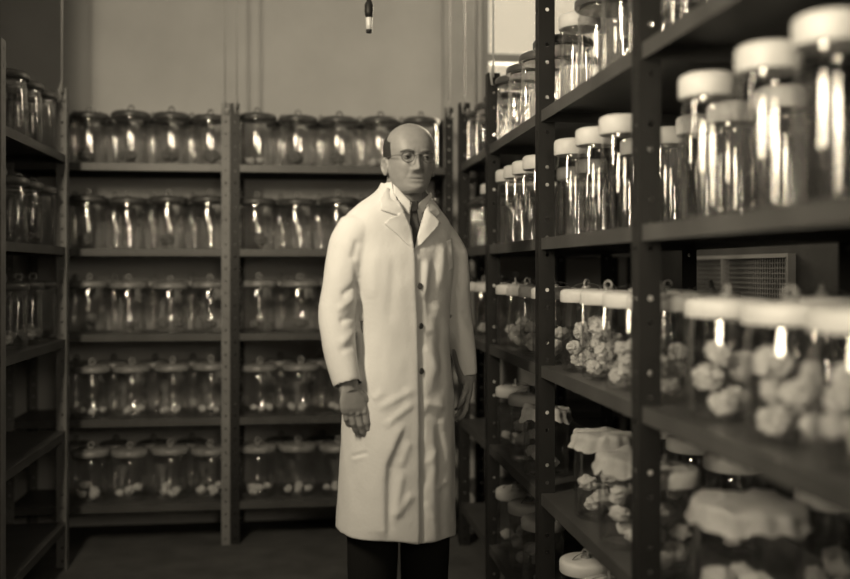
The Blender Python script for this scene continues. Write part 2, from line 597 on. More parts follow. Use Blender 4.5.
# back wall, left bay and right bay
rows_left = [[90, 131, 171.5, 210.5], [88, 128, 169, 209], [89, 129, 170.5, 210], [92, 132, 172.5, 211], [91, 130, 170.5, 210]]
rows_right = [[257.5, 298, 339.5, 381, 421], [257, 297.5, 339, 380, 420.5], [259, 300, 340.5, 381, 421], [260, 301, 342, 382, 422], [258, 298, 338.5, 379.5, 420.5]]
JY = BF + 0.135
for bay, rows in (('grey back-wall rack', rows_left), ('dark back-wall rack', rows_right)):
    for ri, cols in enumerate(rows):
        for ci, px in enumerate(cols):
            x = x_at(px, JY)
            k = 'museum' if ri < 2 else 'museum_pale'
            where = f'{bay}, {ROW[ri]}, front row, {ORD[ci]} from left'
            wsp = f'{ORD[ci]} front jar, {bay}, {ROW[ri]}'
            gap = 0.19 if ci == 0 else x - x_at(cols[ci - 1], JY)
            gap2 = x_at(cols[ci + 1], JY) - x if ci + 1 < len(cols) else 0.19
            sx = min(1.02, 0.975 * min(gap, gap2) / 0.197)
            jar(k, x, JY + random.uniform(-0.01, 0.01), LEVELS[ri], f'ring-lidded glass jar, {where}', None, sx, random.uniform(0.97, 1.02), random.uniform(-0.5, 0.5))
            z = LEVELS[ri]
            hidden = bay.startswith('dark') and ci >= 3 and ri > 0
            if hidden:
                continue
            if ri == 0 and (ci in (1, 2) or bay.startswith('grey')):
                fill(k, x, JY, z, 1, 0.045, 0.055, wsp, DRAB, 'drab rounded specimen', sx)
            elif ri == 1:
                if ci % 2 == 0:
                    fill(k, x, JY, z, 1, 0.04, 0.05, wsp, DRAB, 'drab rounded specimen', sx)
            elif ri == 2:
                fill(k, x, JY, z, 2, 0.028, 0.036, wsp, DRAB, 'drab specimen', sx)
            elif ri == 3:
                fill(k, x, JY, z, 4, 0.018, 0.024, wsp, LUMPS, 'small pale specimen', sx)
            else:
                fill(k, x, JY, z, 4 if ci != 1 else 5, 0.02, 0.029, wsp, LUMPS, 'pale specimen', sx)
# second row behind, standing in the gaps
JB = BF + 0.312
for bay, ends in (('grey back-wall rack', [76, 115, 154, 193]), ('dark back-wall rack', [281, 321, 361, 401])):
    for ri in range(5):
        for ci, px in enumerate(ends):
            x = x_at(px + random.uniform(-1.5, 1.5), JB)
            jar('museum' if ri < 2 else 'museum_pale', x, JB, LEVELS[ri], f'ring-lidded glass jar, {bay}, {ROW[ri]}, back row, {ORD[ci]} from left', None, 0.83, 1.0, random.uniform(-.5, .5))
# far right corner rack
for ri, cols in ((0, [477, 520]), (1, [478, 520]), (2, [478, 516])):
    for ci, px in enumerate(cols):
        x = x_at(px, JY)
        jar('museum', x, JY, LEVELS[ri], f'ring-lidded glass jar, {ORD[ci]} on the {ROW[ri]} of the far right corner rack', None, 0.95)
# left rack
for ri in range(3):
    for ci, y in enumerate((4.27, 4.06, 3.85)):
        jar('museum', LF - 0.115, y, LEVELS[ri], f'ring-lidded glass jar, left edge rack, {ROW[ri]}, {ORD[ci]} from far end', None, 1.0, 1.0, 0.3)
        if ri == 2 or (ri == 1 and ci < 2):
            fill('museum', LF - 0.115, y, LEVELS[ri], 2, 0.028, 0.036, f'{ORD[ci]} jar from far end, left edge rack, {ROW[ri]}', LUMPS if ri == 2 else DRAB, 'pale specimen' if ri == 2 else 'drab specimen', sx)

# right rack : (row, bay name, kind, x, y, lumps)
FX, BX = 0.822, 1.06
bays = {'near': 'nearest bay', 'mid': 'middle bay', 'far': 'far bay', 'end': 'end bay'}
KD = {'museum': 'ring-lidded glass jar', 'museum_pale': 'pale ring-lidded glass jar', 'tall': 'tall white-capped glass jar', 'tall_small': 'slim white-capped glass jar',
      'bail': 'wire-bailed white-lidded jar', 'muslin': 'cloth-covered glass jar', 'muslin_b': 'cloth-covered glass jar', 'big': 'wide cloth-covered glass jar', 'tube': 'narrow dark-stoppered glass tube'}
rr = []
def add(row, bay, line, kind, ys, x=None, n=0, r0=0.02, r1=0.03, meshes=None, sz=1.0, sx=1.0):
    meshes = meshes or LUMPS
    for i, y in enumerate(ys):
        xx = x if x is not None else (FX if line == 'front' else BX)
        rr.append(dict(row=row, bay=bay, line=line, kind=kind, x=xx, y=y, n=n, r0=r0, r1=r1, meshes=meshes, sz=sz, sx=sx))
# top shelf
add(0, 'far', 'front', 'museum', [3.72, 3.51, 3.30, 3.09], 0.845)
add(0, 'end', 'front', 'museum', [4.40, 4.18, 3.96], 0.845, sz=0.9)
add(0, 'mid', 'front', 'tall', [2.82], sx=1.1, sz=0.9)
add(0, 'mid', 'front', 'museum', [2.60, 2.38, 2.17], 0.845)
add(0, 'mid', 'back', 'museum', [2.85, 2.55], 1.07, sz=0.85)
add(0, 'near', 'front', 'museum', [1.85, 1.6, 1.35], 0.845)
# second shelf
add(1, 'near', 'front', 'tall', [1.857, 1.60, 1.40, 1.18], 0.805)
add(1, 'near', 'back', 'tall', [1.97], 1.02)
add(1, 'mid', 'front', 'tall', [2.83, 2.60, 2.385], 0.805)
add(1, 'mid', 'back', 'tall', [2.80, 2.57, 2.36, 2.17], 1.0)
add(1, 'far', 'front', 'tall', [3.72, 3.57, 3.42, 3.25], 0.805)
add(1, 'far', 'back', 'tall', [3.60, 3.35], 1.02)
add(1, 'end', 'front', 'tube', [4.44, 4.36, 4.28, 4.20], 0.79)
add(1, 'end', 'front', 'tall', [4.02], 0.80, sz=0.9)
# third shelf
add(2, 'far', 'front', 'bail', [3.735, 3.53, 3.33, 3.14], 0.83, 3, 0.026, 0.036)
add(2, 'end', 'front', 'bail', [4.40, 4.2], 0.83, 2, 0.026, 0.034)
add(2, 'mid', 'front', 'bail', [2.79, 2.585, 2.38, 2.19], 0.835, 8, 0.022, 0.036, CORAL)
add(2, 'mid', 'back', 'bail', [2.75, 2.45], 1.07)
add(2, 'near', 'front', 'bail', [1.865, 1.61, 1.38], 0.85, 8, 0.024, 0.038, CORAL, sx=1.08)
add(2, 'near', 'back', 'bail', [1.95, 1.72], 1.10, 3, 0.026, 0.036)
# fourth shelf
add(3, 'far', 'front', 'bail', [3.735, 3.50], 0.83, 4, 0.024, 0.034)
add(3, 'far', 'front', 'muslin_b', [3.25], 0.83, 3, 0.024, 0.034)
add(3, 'mid', 'front', 'muslin', [2.67], 0.845, 9, 0.022, 0.032)
add(3, 'mid', 'front', 'muslin_b', [2.40], 0.83, 9, 0.022, 0.032)
add(3, 'mid', 'front', 'bail', [2.17], 0.84, 6, 0.026, 0.036)
add(3, 'mid', 'back', 'bail', [2.80, 2.55, 2.3], 1.07, 3, 0.026, 0.034)
add(3, 'near', 'front', 'big', [1.80], 0.865, 7, 0.028, 0.042)
add(3, 'near', 'back', 'bail', [1.92], 1.11, 4, 0.026, 0.034)
# bottom shelf
add(4, 'far', 'front', 'bail', [3.735, 3.51, 3.29], 0.83, 4, 0.024, 0.034)
add(4, 'mid', 'front', 'bail', [2.80, 2.58], 0.835, 4, 0.026, 0.036)
cnt = {}
tot = {}
for q in rr:
    key = (q['row'], q['bay'], q['line'])
    tot[key] = tot.get(key, 0) + 1
rr.sort(key=lambda q: (q['row'], q['bay'], q['line'], q['y']))
for q in rr:
    key = (q['row'], q['bay'], q['line'])
    i = cnt.get(key, 0); cnt[key] = i + 1
    pos = 'only jar' if tot[key] == 1 else f'{ORD[i]} from near end'
    ln = f"{q['line']} row"
    jar(q['kind'], q['x'], q['y'], LEVELS[q['row']], f"{KD[q['kind']]}, right rack, {ROW[q['row']]}, {bays[q['bay']]}, {ln}, {pos}", None, q['sx'], q['sz'])
    if q['n']:
        fill(q['kind'], q['x'], q['y'], LEVELS[q['row']], q['n'], q['r0'], q['r1'],
             f"{ORD[i]} {ln} jar, {bays[q['bay']]}, {ROW[q['row']]}, right rack", q['meshes'], 'pale lumpy specimen', q['sx'])

# framed wire panel on the right wall, standing in for dimly lit bottles
pan = thing('stand_in_panel', 'wire-mesh panel standing in for dim small bottles on right wall behind third shelf', 'panel', (RX - 0.02, 3.72, 1.08))
bm = bmesh.new()
for (y0, y1, z0, z1) in ((-0.45, 0.45, 0, 0.015), (-0.45, 0.45, 0.265, 0.28), (-0.45, -0.435, 0.015, 0.265), (0.435, 0.45, 0.015, 0.265), (0.10, 0.11, 0.015, 0.265)):
    box(bm, -0.012, 0.018, y0, y1, z0, z1)
link('stand_in_frame', bm, M['meshpanel'], pan, False)
bm = bmesh.new()
for k in range(1, 45):
    y = -0.435 + k * 0.87 / 45
    box(bm, 0.004, 0.007, y - 0.0014, y + 0.0014, 0.015, 0.265)
for k in range(1, 13):
    z = 0.015 + k * 0.25 / 13
    box(bm, 0.0005, 0.0035, -0.435, 0.435, z - 0.0014, z + 0.0014)
link('wire_mesh', bm, M['meshpanel'], pan, False)

# hanging lamp socket above the man
px, py, pd = 369, 33, 3.5
rv = ray(px, py); pp = Vector((0, 0, CAMZ)) + rv * pd
sock = thing('hanging_lamp_socket', 'small dark lamp socket hanging from the ceiling above the man', 'lamp socket', (pp.x, pp.y, pp.z))
bm = bmesh.new(); tube(bm, [(0, 0, 0.11), (0, 0, CZ - pp.z)], 0.004, 8); link('cord', bm, M['black_or_shaded_steel'], sock)
bm = bmesh.new(); lathe(bm, [(0, 0.055), (0.012, 0.055), (0.016, 0.075), (0.016, 0.1), (0.008, 0.12), (0, 0.125)], 20); link('cap', bm, M['black_or_shaded_steel'], sock)
bm = bmesh.new(); lathe(bm, [(0, 0.012), (0.010, 0.012), (0.0105, 0.03), (0.0125, 0.05), (0.012, 0.055), (0, 0.055)], 20); link('porcelain_ring', bm, M['porcelain'], sock)
bm = bmesh.new(); lathe(bm, [(0, 0), (0.010, 0), (0.0115, 0.005), (0.0105, 0.012), (0, 0.012)], 20); link('socket_rim', bm, M['black_or_shaded_steel'], sock)

# ------------------------------------------------------------------ the man
MX, MY = 0.292, 2.943
MROT = math.radians(22.3)
man = thing('person', 'bald man in round spectacles, standing in a long white lab coat, arms at his sides', 'person', (MX, MY, 0), MROT)
MW = Matrix.Translation((MX, MY, 0)) @ Matrix.Rotation(MROT, 4, 'Z')
def L(x, f, z):            # his left +x, forward f, up
    return Vector((x, -f, z))

def voxel(bm, size, smooth_it=2, fac=0.5):
    bmesh.ops.recalc_face_normals(bm, faces=bm.faces)
    me = bpy.data.meshes.new('tmp'); bm.to_mesh(me); bm.free()
    o = bpy.data.objects.new('tmp', me); C.objects.link(o)
    m = o.modifiers.new('r', 'REMESH'); m.mode = 'VOXEL'; m.voxel_size = size; m.adaptivity = 0
    if smooth_it:
        s = o.modifiers.new('s', 'SMOOTH'); s.iterations = smooth_it; s.factor = fac
    dg = bpy.context.evaluated_depsgraph_get()
    dg.update()
    out = bpy.data.meshes.new_from_object(o.evaluated_get(dg))
    bpy.data.objects.remove(o)
    bpy.data.meshes.remove(me)
    return out

def loft(bm, rings, n=48, expo=2.0):
    """rings of (z, a, b, xoff, foff): closed superellipse loft in his local frame"""
    R = []
    for (z, a, b, xo, fo) in rings:
        vs = []
        for k in range(n):
            t = 2 * PI * k / n
            c, s = math.cos(t), math.sin(t)
            vs.append(bm.verts.new(L(xo + a * math.copysign(abs(c) ** (2 / expo), c), fo + b * math.copysign(abs(s) ** (2 / expo), s), z)))
        R.append(vs)
    for a, b in zip(R[:-1], R[1:]):
        for k in range(n):
            bm.faces.new((a[k], a[(k + 1) % n], b[(k + 1) % n], b[k]))
    bm.faces.new(R[0]); bm.faces.new(R[-1][::-1])

def smooth_rings(rings, sub=4):
    out = []
    n = len(rings)
    for i in range(n - 1):
        p0, p1, p2, p3 = rings[max(i - 1, 0)], rings[i], rings[i + 1], rings[min(i + 2, n - 1)]
        for s in range(sub):
            t = s / sub
            out.append(tuple(0.5 * ((2 * b) + (-a + c) * t + (2 * a - 5 * b + 4 * c - d) * t * t + (-a + 3 * b - 3 * c + d) * t ** 3) for a, b, c, d in zip(p0, p1, p2, p3)))
    out.append(tuple(rings[-1]))
    return out

# head --------------------------------------------------------------------
def interp(tab, z):
    xs = [t[0] for t in tab]; ys = [t[1] for t in tab]
    return float(np.interp(z, xs, ys))
HW = [(0, .026), (.010, .042), (.02, .050), (.04, .0600), (.06, .0655), (.09, .0695), (.12, .0725), (.15, .0760), (.17, .0750), (.19, .069), (.205, .060), (.218, .047), (.228, .030), (.234, .012), (.2355, .0)]
HF = [(0, .072), (.01, .083), (.022, .0875), (.036, .084), (.05, .0885), (.07, .0895), (.09, .091), (.11, .0905), (.125, .0945), (.135, .097), (.15, .0965), (.17, .091), (.19, .080), (.205, .067), (.218, .050), (.228, .031), (.234, .012), (.2355, .0)]
HB = [(0, .0), (.02, .015), (.04, .035), (.06, .060), (.09, .083), (.12, .097), (.15, .103), (.17, .100), (.19, .088), (.205, .074), (.218, .056), (.228, .034), (.234, .013), (.2355, .0)]
def sm(tab, z):
    return sum(interp(tab, z + d) * w for d, w in ((-.008, .2), (-.004, .2), (0, .2), (.004, .2), (.008, .2))) if .012 < z < .222 else interp(tab, z)
def G(d, s):
    return math.exp(-(d / s) ** 2)
def head_pt(t, z):
    """t: azimuth 0 = his left, 90 deg = forward ; returns x, f, z relative to the chin level and head axis"""
    w, ff, bb = sm(HW, z), sm(HF, z), sm(HB, z)
    c, s = math.cos(t), math.sin(t)
    e = 2.25
    x = w * math.copysign(abs(c) ** (2 / e), c)
    f = (ff if s > 0 else bb) * math.copysign(abs(s) ** (2 / e), s)
    if s > 0:
        ax = abs(x)
        # nose
        nz = np.interp(z, [.062, .068, .074, .080, .09, .105, .118, .128], [0, .010, .0225, .0245, .0195, .0115, .0055, 0])
        nw = np.interp(z, [.06, .075, .10, .125], [.0125, .0115, .0085, .0075])
        f += float(nz) * G(x, float(nw))
        f += 0.0095 * G(ax - .0145, .0065) * G(z - .0745, .0075)
        # eye sockets, brow, lids
        f -= 0.0140 * G(ax - .031, .0150) * G(z - .1165, .0095)
        f += 0.0045 * G(ax - .030, .020) * G(z - .1325, .0070)
        f -= 0.004 * G(ax - .016, .006) * G(z - .118, .012)
        # bags under the eyes
        f += 0.0015 * G(ax - .031, .012) * G(z - .101, .004)
        # cheeks and nasolabial folds
        f += 0.0045 * G(ax - .043, .018) * G(z - .090, .017)
        f -= 0.0026 * G(ax - (.022 + (.078 - z) * .35), .0045) * G(z - .062, .018)
        # mouth
        k = G(x, .021)
        f -= 0.0040 * G(z - .0440 - .002 * (1 - G(x, .012)), .0026) * k
        f += 0.0018 * G(z - .0495, .0040) * k
        f += 0.0022 * G(z - .0380, .0045) * k * .9
        f -= 0.0022 * G(z - .0300, .0050) * G(x, .018)
        # chin, forehead lines
        f += 0.003 * G(z - .016, .009) * G(x, .018)
        f -= 0.0009 * (G(z - .153, .0022) + G(z - .162, .0022)) * G(x, .045)
        f -= 0.0015 * G(ax - .007, .0025) * G(z - .136, .008)
    return x, f, z

HEADZ, HEADF, HS = 1.525, 0.052, 0.915
HROT = math.radians(-13.0)      # turned back a little towards the camera
def head_to_local(x, f, z):
    x, f, z = x * HS * 1.04, f * HS * 1.03, z * HS
    y = -f
    c, s = math.cos(HROT), math.sin(HROT)
    # slight forward bow of the head
    return Vector((c * x - s * y, s * x + c * y - HEADF, HEADZ + z)) + Vector((.008, 0, 0))

bm = bmesh.new()
NZ, NT = 118, 150
zs = [0.2355 * (1 - math.cos(PI * i / NZ)) / 2 for i in range(NZ + 1)]
zs = [0.5 * a + 0.5 * 0.2355 * i / NZ for i, a in enumerate(zs)]
rings_ = []
for i, z in enumerate(zs[:-1]):
    rings_.append([bm.verts.new(head_to_local(*head_pt(2 * PI * k / NT, max(z, .0005)))) for k in range(NT)])
topv = bm.verts.new(head_to_local(0, 0, .2357))
for a, b in zip(rings_[:-1], rings_[1:]):
    for k in range(NT):
        bm.faces.new((a[k], a[(k + 1) % NT], b[(k + 1) % NT], b[k]))
for k in range(NT):
    bm.faces.new((rings_[-1][k], rings_[-1][(k + 1) % NT], topv))
bm.faces.new(rings_[0][::-1])
# ears
for s in (1, -1):
    e = bmesh.new()
    bmesh.ops.create_uvsphere(e, u_segments=24, v_segments=16, radius=1)
    for v in e.verts:
        p = v.co.copy()
        rim = math.hypot(p.y, p.z)
        v.co = Vector((p.x * 0.0095 + 0.0045 * (rim > .72) - 0.004 * (rim < .55), p.y * (0.0185 - .004 * (p.z < 0) * -p.z), p.z * 0.0315))
    mm = Matrix.Rotation(math.radians(-24), 4, 'Z') @ Matrix.Rotation(math.radians(-8), 4, 'X')
    tmp = bpy.data.meshes.new('e')
    for v in e.verts:
        q = mm @ v.co
        hx, hf, hz = s * (0.0745 + q.x), -0.008 - q.y, 0.092 + q.z
        v.co = head_to_local(hx, hf, hz)
    e.to_mesh(tmp); e.free(); bm.from_mesh(tmp); bpy.data.meshes.remove(tmp)
# neck
tube(bm, [L(0, -.005, 1.40), L(0, .004, 1.45), L(.003, .018, 1.50), L(.004, .030, 1.55), L(.004, .032, 1.60)], [.066, .062, .060, .058, .050], 28)
# trunk, arms, legs
loft(bm, smooth_rings([(.80, .13, .09, 0, 0), (.92, .145, .10, 0, 0), (1.05, .135, .095, 0, .005), (1.2, .145, .10, 0, .005), (1.33, .15, .095, 0, 0), (1.41, .12, .075, 0, -.005), (1.455, .07, .06, 0, -.003)]), 40)
for s in (1, -1):
    tube(bm, [L(s * .085, 0, .86), L(s * .09, .0, .7), L(s * .088, .005, .5), L(s * .088, -.005, .42), L(s * .088, -.015, .3), L(s * .088, -.01, .12), L(s * .088, -.005, .04)], [.085, .078, .060, .055, .055, .038, .036], 20)
    tube(bm, [L(s * .088, -.045, .035), L(s * .09, .0, .045), L(s * .098, .09, .03), L(s * .102, .16, .02)], [.03, .038, .038, .02], 14)

ARM_R = [(-.130, -.005, 1.425), (-.164, -.005, 1.36), (-.187, -.008, 1.25), (-.201, -.010, 1.17), (-.207, .020, 1.07), (-.198, .056, .968)]
ARM_L = [(.130, -.005, 1.415), (.174, -.005, 1.35), (.194, -.010, 1.24), (.206, -.012, 1.16), (.222, .002, 1.07), (.237, .010, .968)]
for path in (ARM_R, ARM_L):
    e = Vector(path[-1]) - Vector(path[-2])
    ext = tuple(Vector(path[-1]) + e * 0.22)
    tube(bm, [L(*p) for p in path] + [L(*ext)], [.052, .050, .045, .042, .038, .030, .026], 18)

def hand(bm, wrist, a, n, d, s=1.0, curl=1.0, spread=1.0):
    """a: across towards the index side, n: out of the back of the hand, d: down the fingers"""
    a, n, d = a.normalized(), n.normalized(), d.normalized()
    def P(u, v, w):
        return wrist + a * u * s + n * v * s + d * w * s
    # palm loft
    secs = [(-.02, .0, .024, .020), (.0, .001, .027, .020), (.02, .002, .034, .020), (.044, .003, .0405, .018), (.066, .003, .0425, .0160), (.080, .001, .0405, .0130), (.090, -.003, .037, .0085)]
    R = []
    for (w, v, rx, ry) in secs:
        vs = []
        for k in range(24):
            t = 2 * PI * k / 24
            c, q = math.cos(t), math.sin(t)
            vs.append(bm.verts.new(P(rx * math.copysign(abs(c) ** .8, c), v + ry * math.copysign(abs(q) ** .8, q), w)))
        R.append(vs)
    for x, y in zip(R[:-1], R[1:]):
        for k in range(24):
            bm.faces.new((x[k], x[(k + 1) % 24], y[(k + 1) % 24], y[k]))
    bm.faces.new(R[0]); bm.faces.new(R[-1][::-1])
    # four fingers
    for u, ln, r, base, cu in ((.0310, .072, .0100, .084, .75), (.0105, .079, .0103, .088, .9), (-.0105, .073, .0098, .085, 1.05), (-.0300, .058, .0086, .077, 1.2)):
        ang = 0.20 * curl * cu
        p = P(u, .002, base - .016)
        pts = [p]
        dirs = [d * math.cos(ang) - n * math.sin(ang) + a * u * 1.2 * spread]
        for seg, frac in ((0, .45), (1, .32), (2, .25)):
            if seg:
                ang += 0.52 * curl * cu
            dv = (d * math.cos(ang) - n * math.sin(ang) + a * u * 1.2 * spread * (1 - seg * .4)).normalized()
            L0 = ln * frac * s + (.012 * s if seg == 0 else 0)
            pts.append(pts[-1] + dv * L0 * .5)
            pts.append(pts[-1] + dv * L0 * .5)
        rad = [r * 1.05, r * 1.0, r * 1.10, r * .94, r * 1.0, r * .88, r * .62]
        tube(bm, pts, [q * s for q in rad], 12)
        bmesh.ops.create_uvsphere(bm, u_segments=12, v_segments=8, radius=r * .72 * s, matrix=Matrix.Translation(pts[-1]))
        bmesh.ops.create_uvsphere(bm, u_segments=12, v_segments=8, radius=r * 1.0 * s, matrix=Matrix.Translation(P(u, .004, base - .005)))
    # thumb leaves the side of the palm near the wrist
    t0 = P(.020, -.004, .018); t1 = P(.043, -.014, .045); t2 = P(.050, -.024, .072); t3 = P(.047, -.033, .094)
    tube(bm, [t0, (t0 + t1) / 2, t1, (t1 + t2) / 2, t2, (t2 + t3) / 2, t3], [q * s for q in (.015, .0145, .0125, .0105, .0110, .0098, .0065)], 12)
    bmesh.ops.create_uvsphere(bm, u_segments=12, v_segments=8, radius=.0072 * s, matrix=Matrix.Translation(t3))

def view_vec(u, w, z):          # u image right, w towards the camera -> his local frame
    al = math.radians(28)
    x = u * math.cos(al) - w * math.sin(al)
    f = u * math.sin(al) + w * math.cos(al)
    return Vector((x, -f, z))
hand(bm, L(-.193, .066, .962), view_vec(.94, -.30, 0), view_vec(-.25, .95, .10), view_vec(.16, .10, -1), .94, .72, .6)
hand(bm, L(.239, .012, .955), view_vec(.10, 1, 0), view_vec(1, -.10, .05), view_vec(-.10, .02, -1), .84, .8, .8)

body = voxel(bm, 0.0027, 2, 0.4)
body.name = 'body'
body.materials.clear(); body.materials.append(M['skin'])
body.polygons.foreach_set('use_smooth', [True] * len(body.polygons))
bo = bpy.data.objects.new('body', body); C.objects.link(bo); bo.parent = man

# hair at the sides and back
bm = bmesh.new()
nt, nz = 90, 26
grid_o, grid_i = [], []
for j in range(nz + 1):
    ro_, ri_ = [], []
    for i in range(nt + 1):
        az = math.radians(-22 + (-136) * i / nt - 0)   # his left side round the back to his right
        az = math.radians(20 - 220 * i / nt)
        side = abs(math.cos(az))
        back = max(0.0, -math.sin(az))
        lo = 0.112 - 0.065 * back ** .6 - 0.0 * side
        hi = 0.150 + 0.060 * min(1, max(0, (back + .15) / .35)) - 0.012 * back
        if math.sin(az) > 0.0:
            fr = math.sin(az) / math.sin(math.radians(20))
            lo += 0.006 * fr; hi -= 0.010 * fr
        z = lo + (hi - lo) * j / nz
        x, f, z = head_pt(az, z)
        e = min(1, 4 * min(j / nz, 1 - j / nz), 6 * min(i / nt, 1 - i / nt))
        off = 0.0055 * e + 0.0022 * noise.noise(Vector((x * 160, f * 160, z * 40))) * e
        nn = Vector((x, f, 0)).normalized()
        ro_.append(bm.verts.new(head_to_local(x + nn.x * off, f + nn.y * off, z)))
        ri_.append(bm.verts.new(head_to_local(x - nn.x * .003, f - nn.y * .003, z)))
    grid_o.append(ro_); grid_i.append(ri_)
for j in range(nz):
    for i in range(nt):
        bm.faces.new((grid_o[j][i], grid_o[j][i + 1], grid_o[j + 1][i + 1], grid_o[j + 1][i]))
        bm.faces.new((grid_i[j][i], grid_i[j + 1][i], grid_i[j + 1][i + 1], grid_i[j][i + 1]))
for j in range(nz):
    bm.faces.new((grid_o[j][0], grid_o[j + 1][0], grid_i[j + 1][0], grid_i[j][0]))
    bm.faces.new((grid_o[j][nt], grid_i[j][nt], grid_i[j + 1][nt], grid_o[j + 1][nt]))
for i in range(nt):
    bm.faces.new((grid_o[0][i], grid_i[0][i], grid_i[0][i + 1], grid_o[0][i + 1]))
    bm.faces.new((grid_o[nz][i], grid_o[nz][i + 1], grid_i[nz][i + 1], grid_i[nz][i]))
bmesh.ops.recalc_face_normals(bm, faces=bm.faces)
link('hair', bm, M['hair'], man)

# eyes and brows
for s in (1, -1):
    c = Vector((s * .031, 0.0745, .1165))
    bm = bmesh.new(); bmesh.ops.create_uvsphere(bm, u_segments=20, v_segments=12, radius=.0118)
    for v in bm.verts:
        v.co = head_to_local(c.x + v.co.x, c.y + v.co.y, c.z + v.co.z)
    eye = link('eye', bm, M['eyewhite'], man)
    bm = bmesh.new(); bmesh.ops.create_uvsphere(bm, u_segments=16, v_segments=10, radius=.0056)
    for v in bm.verts:
        v.co = head_to_local(c.x + .0005 + v.co.x, c.y + .0085 + v.co.y * .75, c.z + v.co.z)
    link('iris', bm, M['iris'], eye)
    # upper lid
    bm = bmesh.new()
    pts = []
    for k in range(9):
        a = -1 + 2 * k / 8
        pts.append(head_to_local(c.x + a * .0125, c.y + .0125 - .0060 * a * a, c.z + .0058 - .005 * a * a))
    tube(bm, pts, [.0018, .003, .0036, .0038, .004, .0038, .0036, .003, .0018], 8)
    link('eyelid', bm, M['skin'], man)
    bm = bmesh.new()
    pts, rad = [], []
    for k in range(11):
        a = k / 10
        xx = s * (.014 + .036 * a)
        zz = .1315 + .0065 * math.sin(a * 2.2) - .005 * a * a
        best = head_pt(math.acos(max(-1, min(1, xx / sm(HW, zz)))), zz)
        # solve the azimuth for that x
        lo, hi = 0.0, PI
        for _ in range(30):
            mid = (lo + hi) / 2
            if head_pt(mid, zz)[0] > xx: lo = mid
            else: hi = mid
        h = head_pt((lo + hi) / 2, zz)
        pts.append(head_to_local(h[0], h[1] + .0008, zz)); rad.append((.0022, .0035 * (1 - .6 * abs(a - .4))))
    tube(bm, pts, rad, 8)
    link('eyebrow', bm, M['brow'], man)

# spectacles
gl = bpy.data.objects.new('spectacles', None); C.objects.link(gl); gl.parent = man
def ring_h(bm, c, R, r, n=32):
    ring(bm, (0, 0, 0), R, r, 'Y', n, 6)
    for v in bm.verts:
        v.co = head_to_local(c[0] + v.co.x, c[1] + v.co.y, c[2] + v.co.z * .92)
for s in (1, -1):
    c = (s * .0325, .1015, .1140)
    bm = bmesh.new(); ring_h(bm, c, .0200, .0013); link('rim', bm, M['goldwire'], gl)
    bm = bmesh.new(); lathe(bm, [(0, -.0004), (.020, -.0004), (.020, .0004), (0, .0008)], 28, mtx=Matrix.Rotation(PI / 2, 4, 'X'))
    for v in bm.verts:
        v.co = head_to_local(c[0] + v.co.x, c[1] + v.co.y, c[2] + v.co.z * .92)
    link('lens', bm, M['lens'], gl)
    bm = bmesh.new()
    tube(bm, [head_to_local(*p) for p in ((s * .0530, .1005, .1175), (s * .0680, .088, .1195), (s * .0765, .05, .119), (s * .0790, .0, .118), (s * .0780, -.02, .108))], .0010, 6)
    link('temple', bm, M['goldwire'], gl)
bm = bmesh.new()
tube(bm, [head_to_local(*p) for p in ((-.0128, .1025, .1165), (-.006, .1075, .1195), (0, .1090, .1200), (.006, .1075, .1195), (.0128, .1025, .1165))], .0010, 6)
link('bridge', bm, M['goldwire'], gl)

# trousers and shoes
for_tr = bmesh.new()
for s in (1, -1):
    tube(for_tr, [L(s * .088, 0, .80), L(s * .090, .003, .6), L(s * .090, .0, .42), L(s * .090, -.006, .25), L(s * .090, -.006, .12), L(s * .092, .004, .075)], [.080, .080, .076, .070, .068, .066], 22)
loft(for_tr, [(.78, .16, .115, 0, 0), (.86, .155, .115, 0, 0), (.95, .15, .11, 0, 0)], 32)
tm = voxel(for_tr, .006, 2)
tm.name = 'trousers'; tm.materials.clear(); tm.materials.append(M['trouser'])
tm.polygons.foreach_set('use_smooth', [True] * len(tm.polygons))
to = bpy.data.objects.new('trousers', tm); C.objects.link(to); to.parent = man
for s in (1, -1):
    bm = bmesh.new()
    secs = [(-.075, .028, .05), (-.06, .036, .075), (-.02, .039, .085), (.03, .042, .078), (.08, .047, .06), (.13, .048, .048), (.175, .038, .04), (.195, .02, .03)]
    R = []
    for (f, w, h) in secs:
        vs = []
        for k in range(20):
            t = 2 * PI * k / 20
            c, q = math.cos(t), math.sin(t)
            vs.append(bm.verts.new(L(s * (.094 + f * .06) + w * c, f, max(.001, h * .5 + h * .5 * math.copysign(abs(q) ** .6, q)))))
        R.append(vs)
    for a, b in zip(R[:-1], R[1:]):
        for k in range(20):
            bm.faces.new((a[k], a[(k + 1) % 20], b[(k + 1) % 20], b[k]))
    bm.faces.new(R[0]); bm.faces.new(R[-1][::-1])
    bmesh.ops.recalc_face_normals(bm, faces=bm.faces)
    link('shoe', bm, M['shoe'], man)

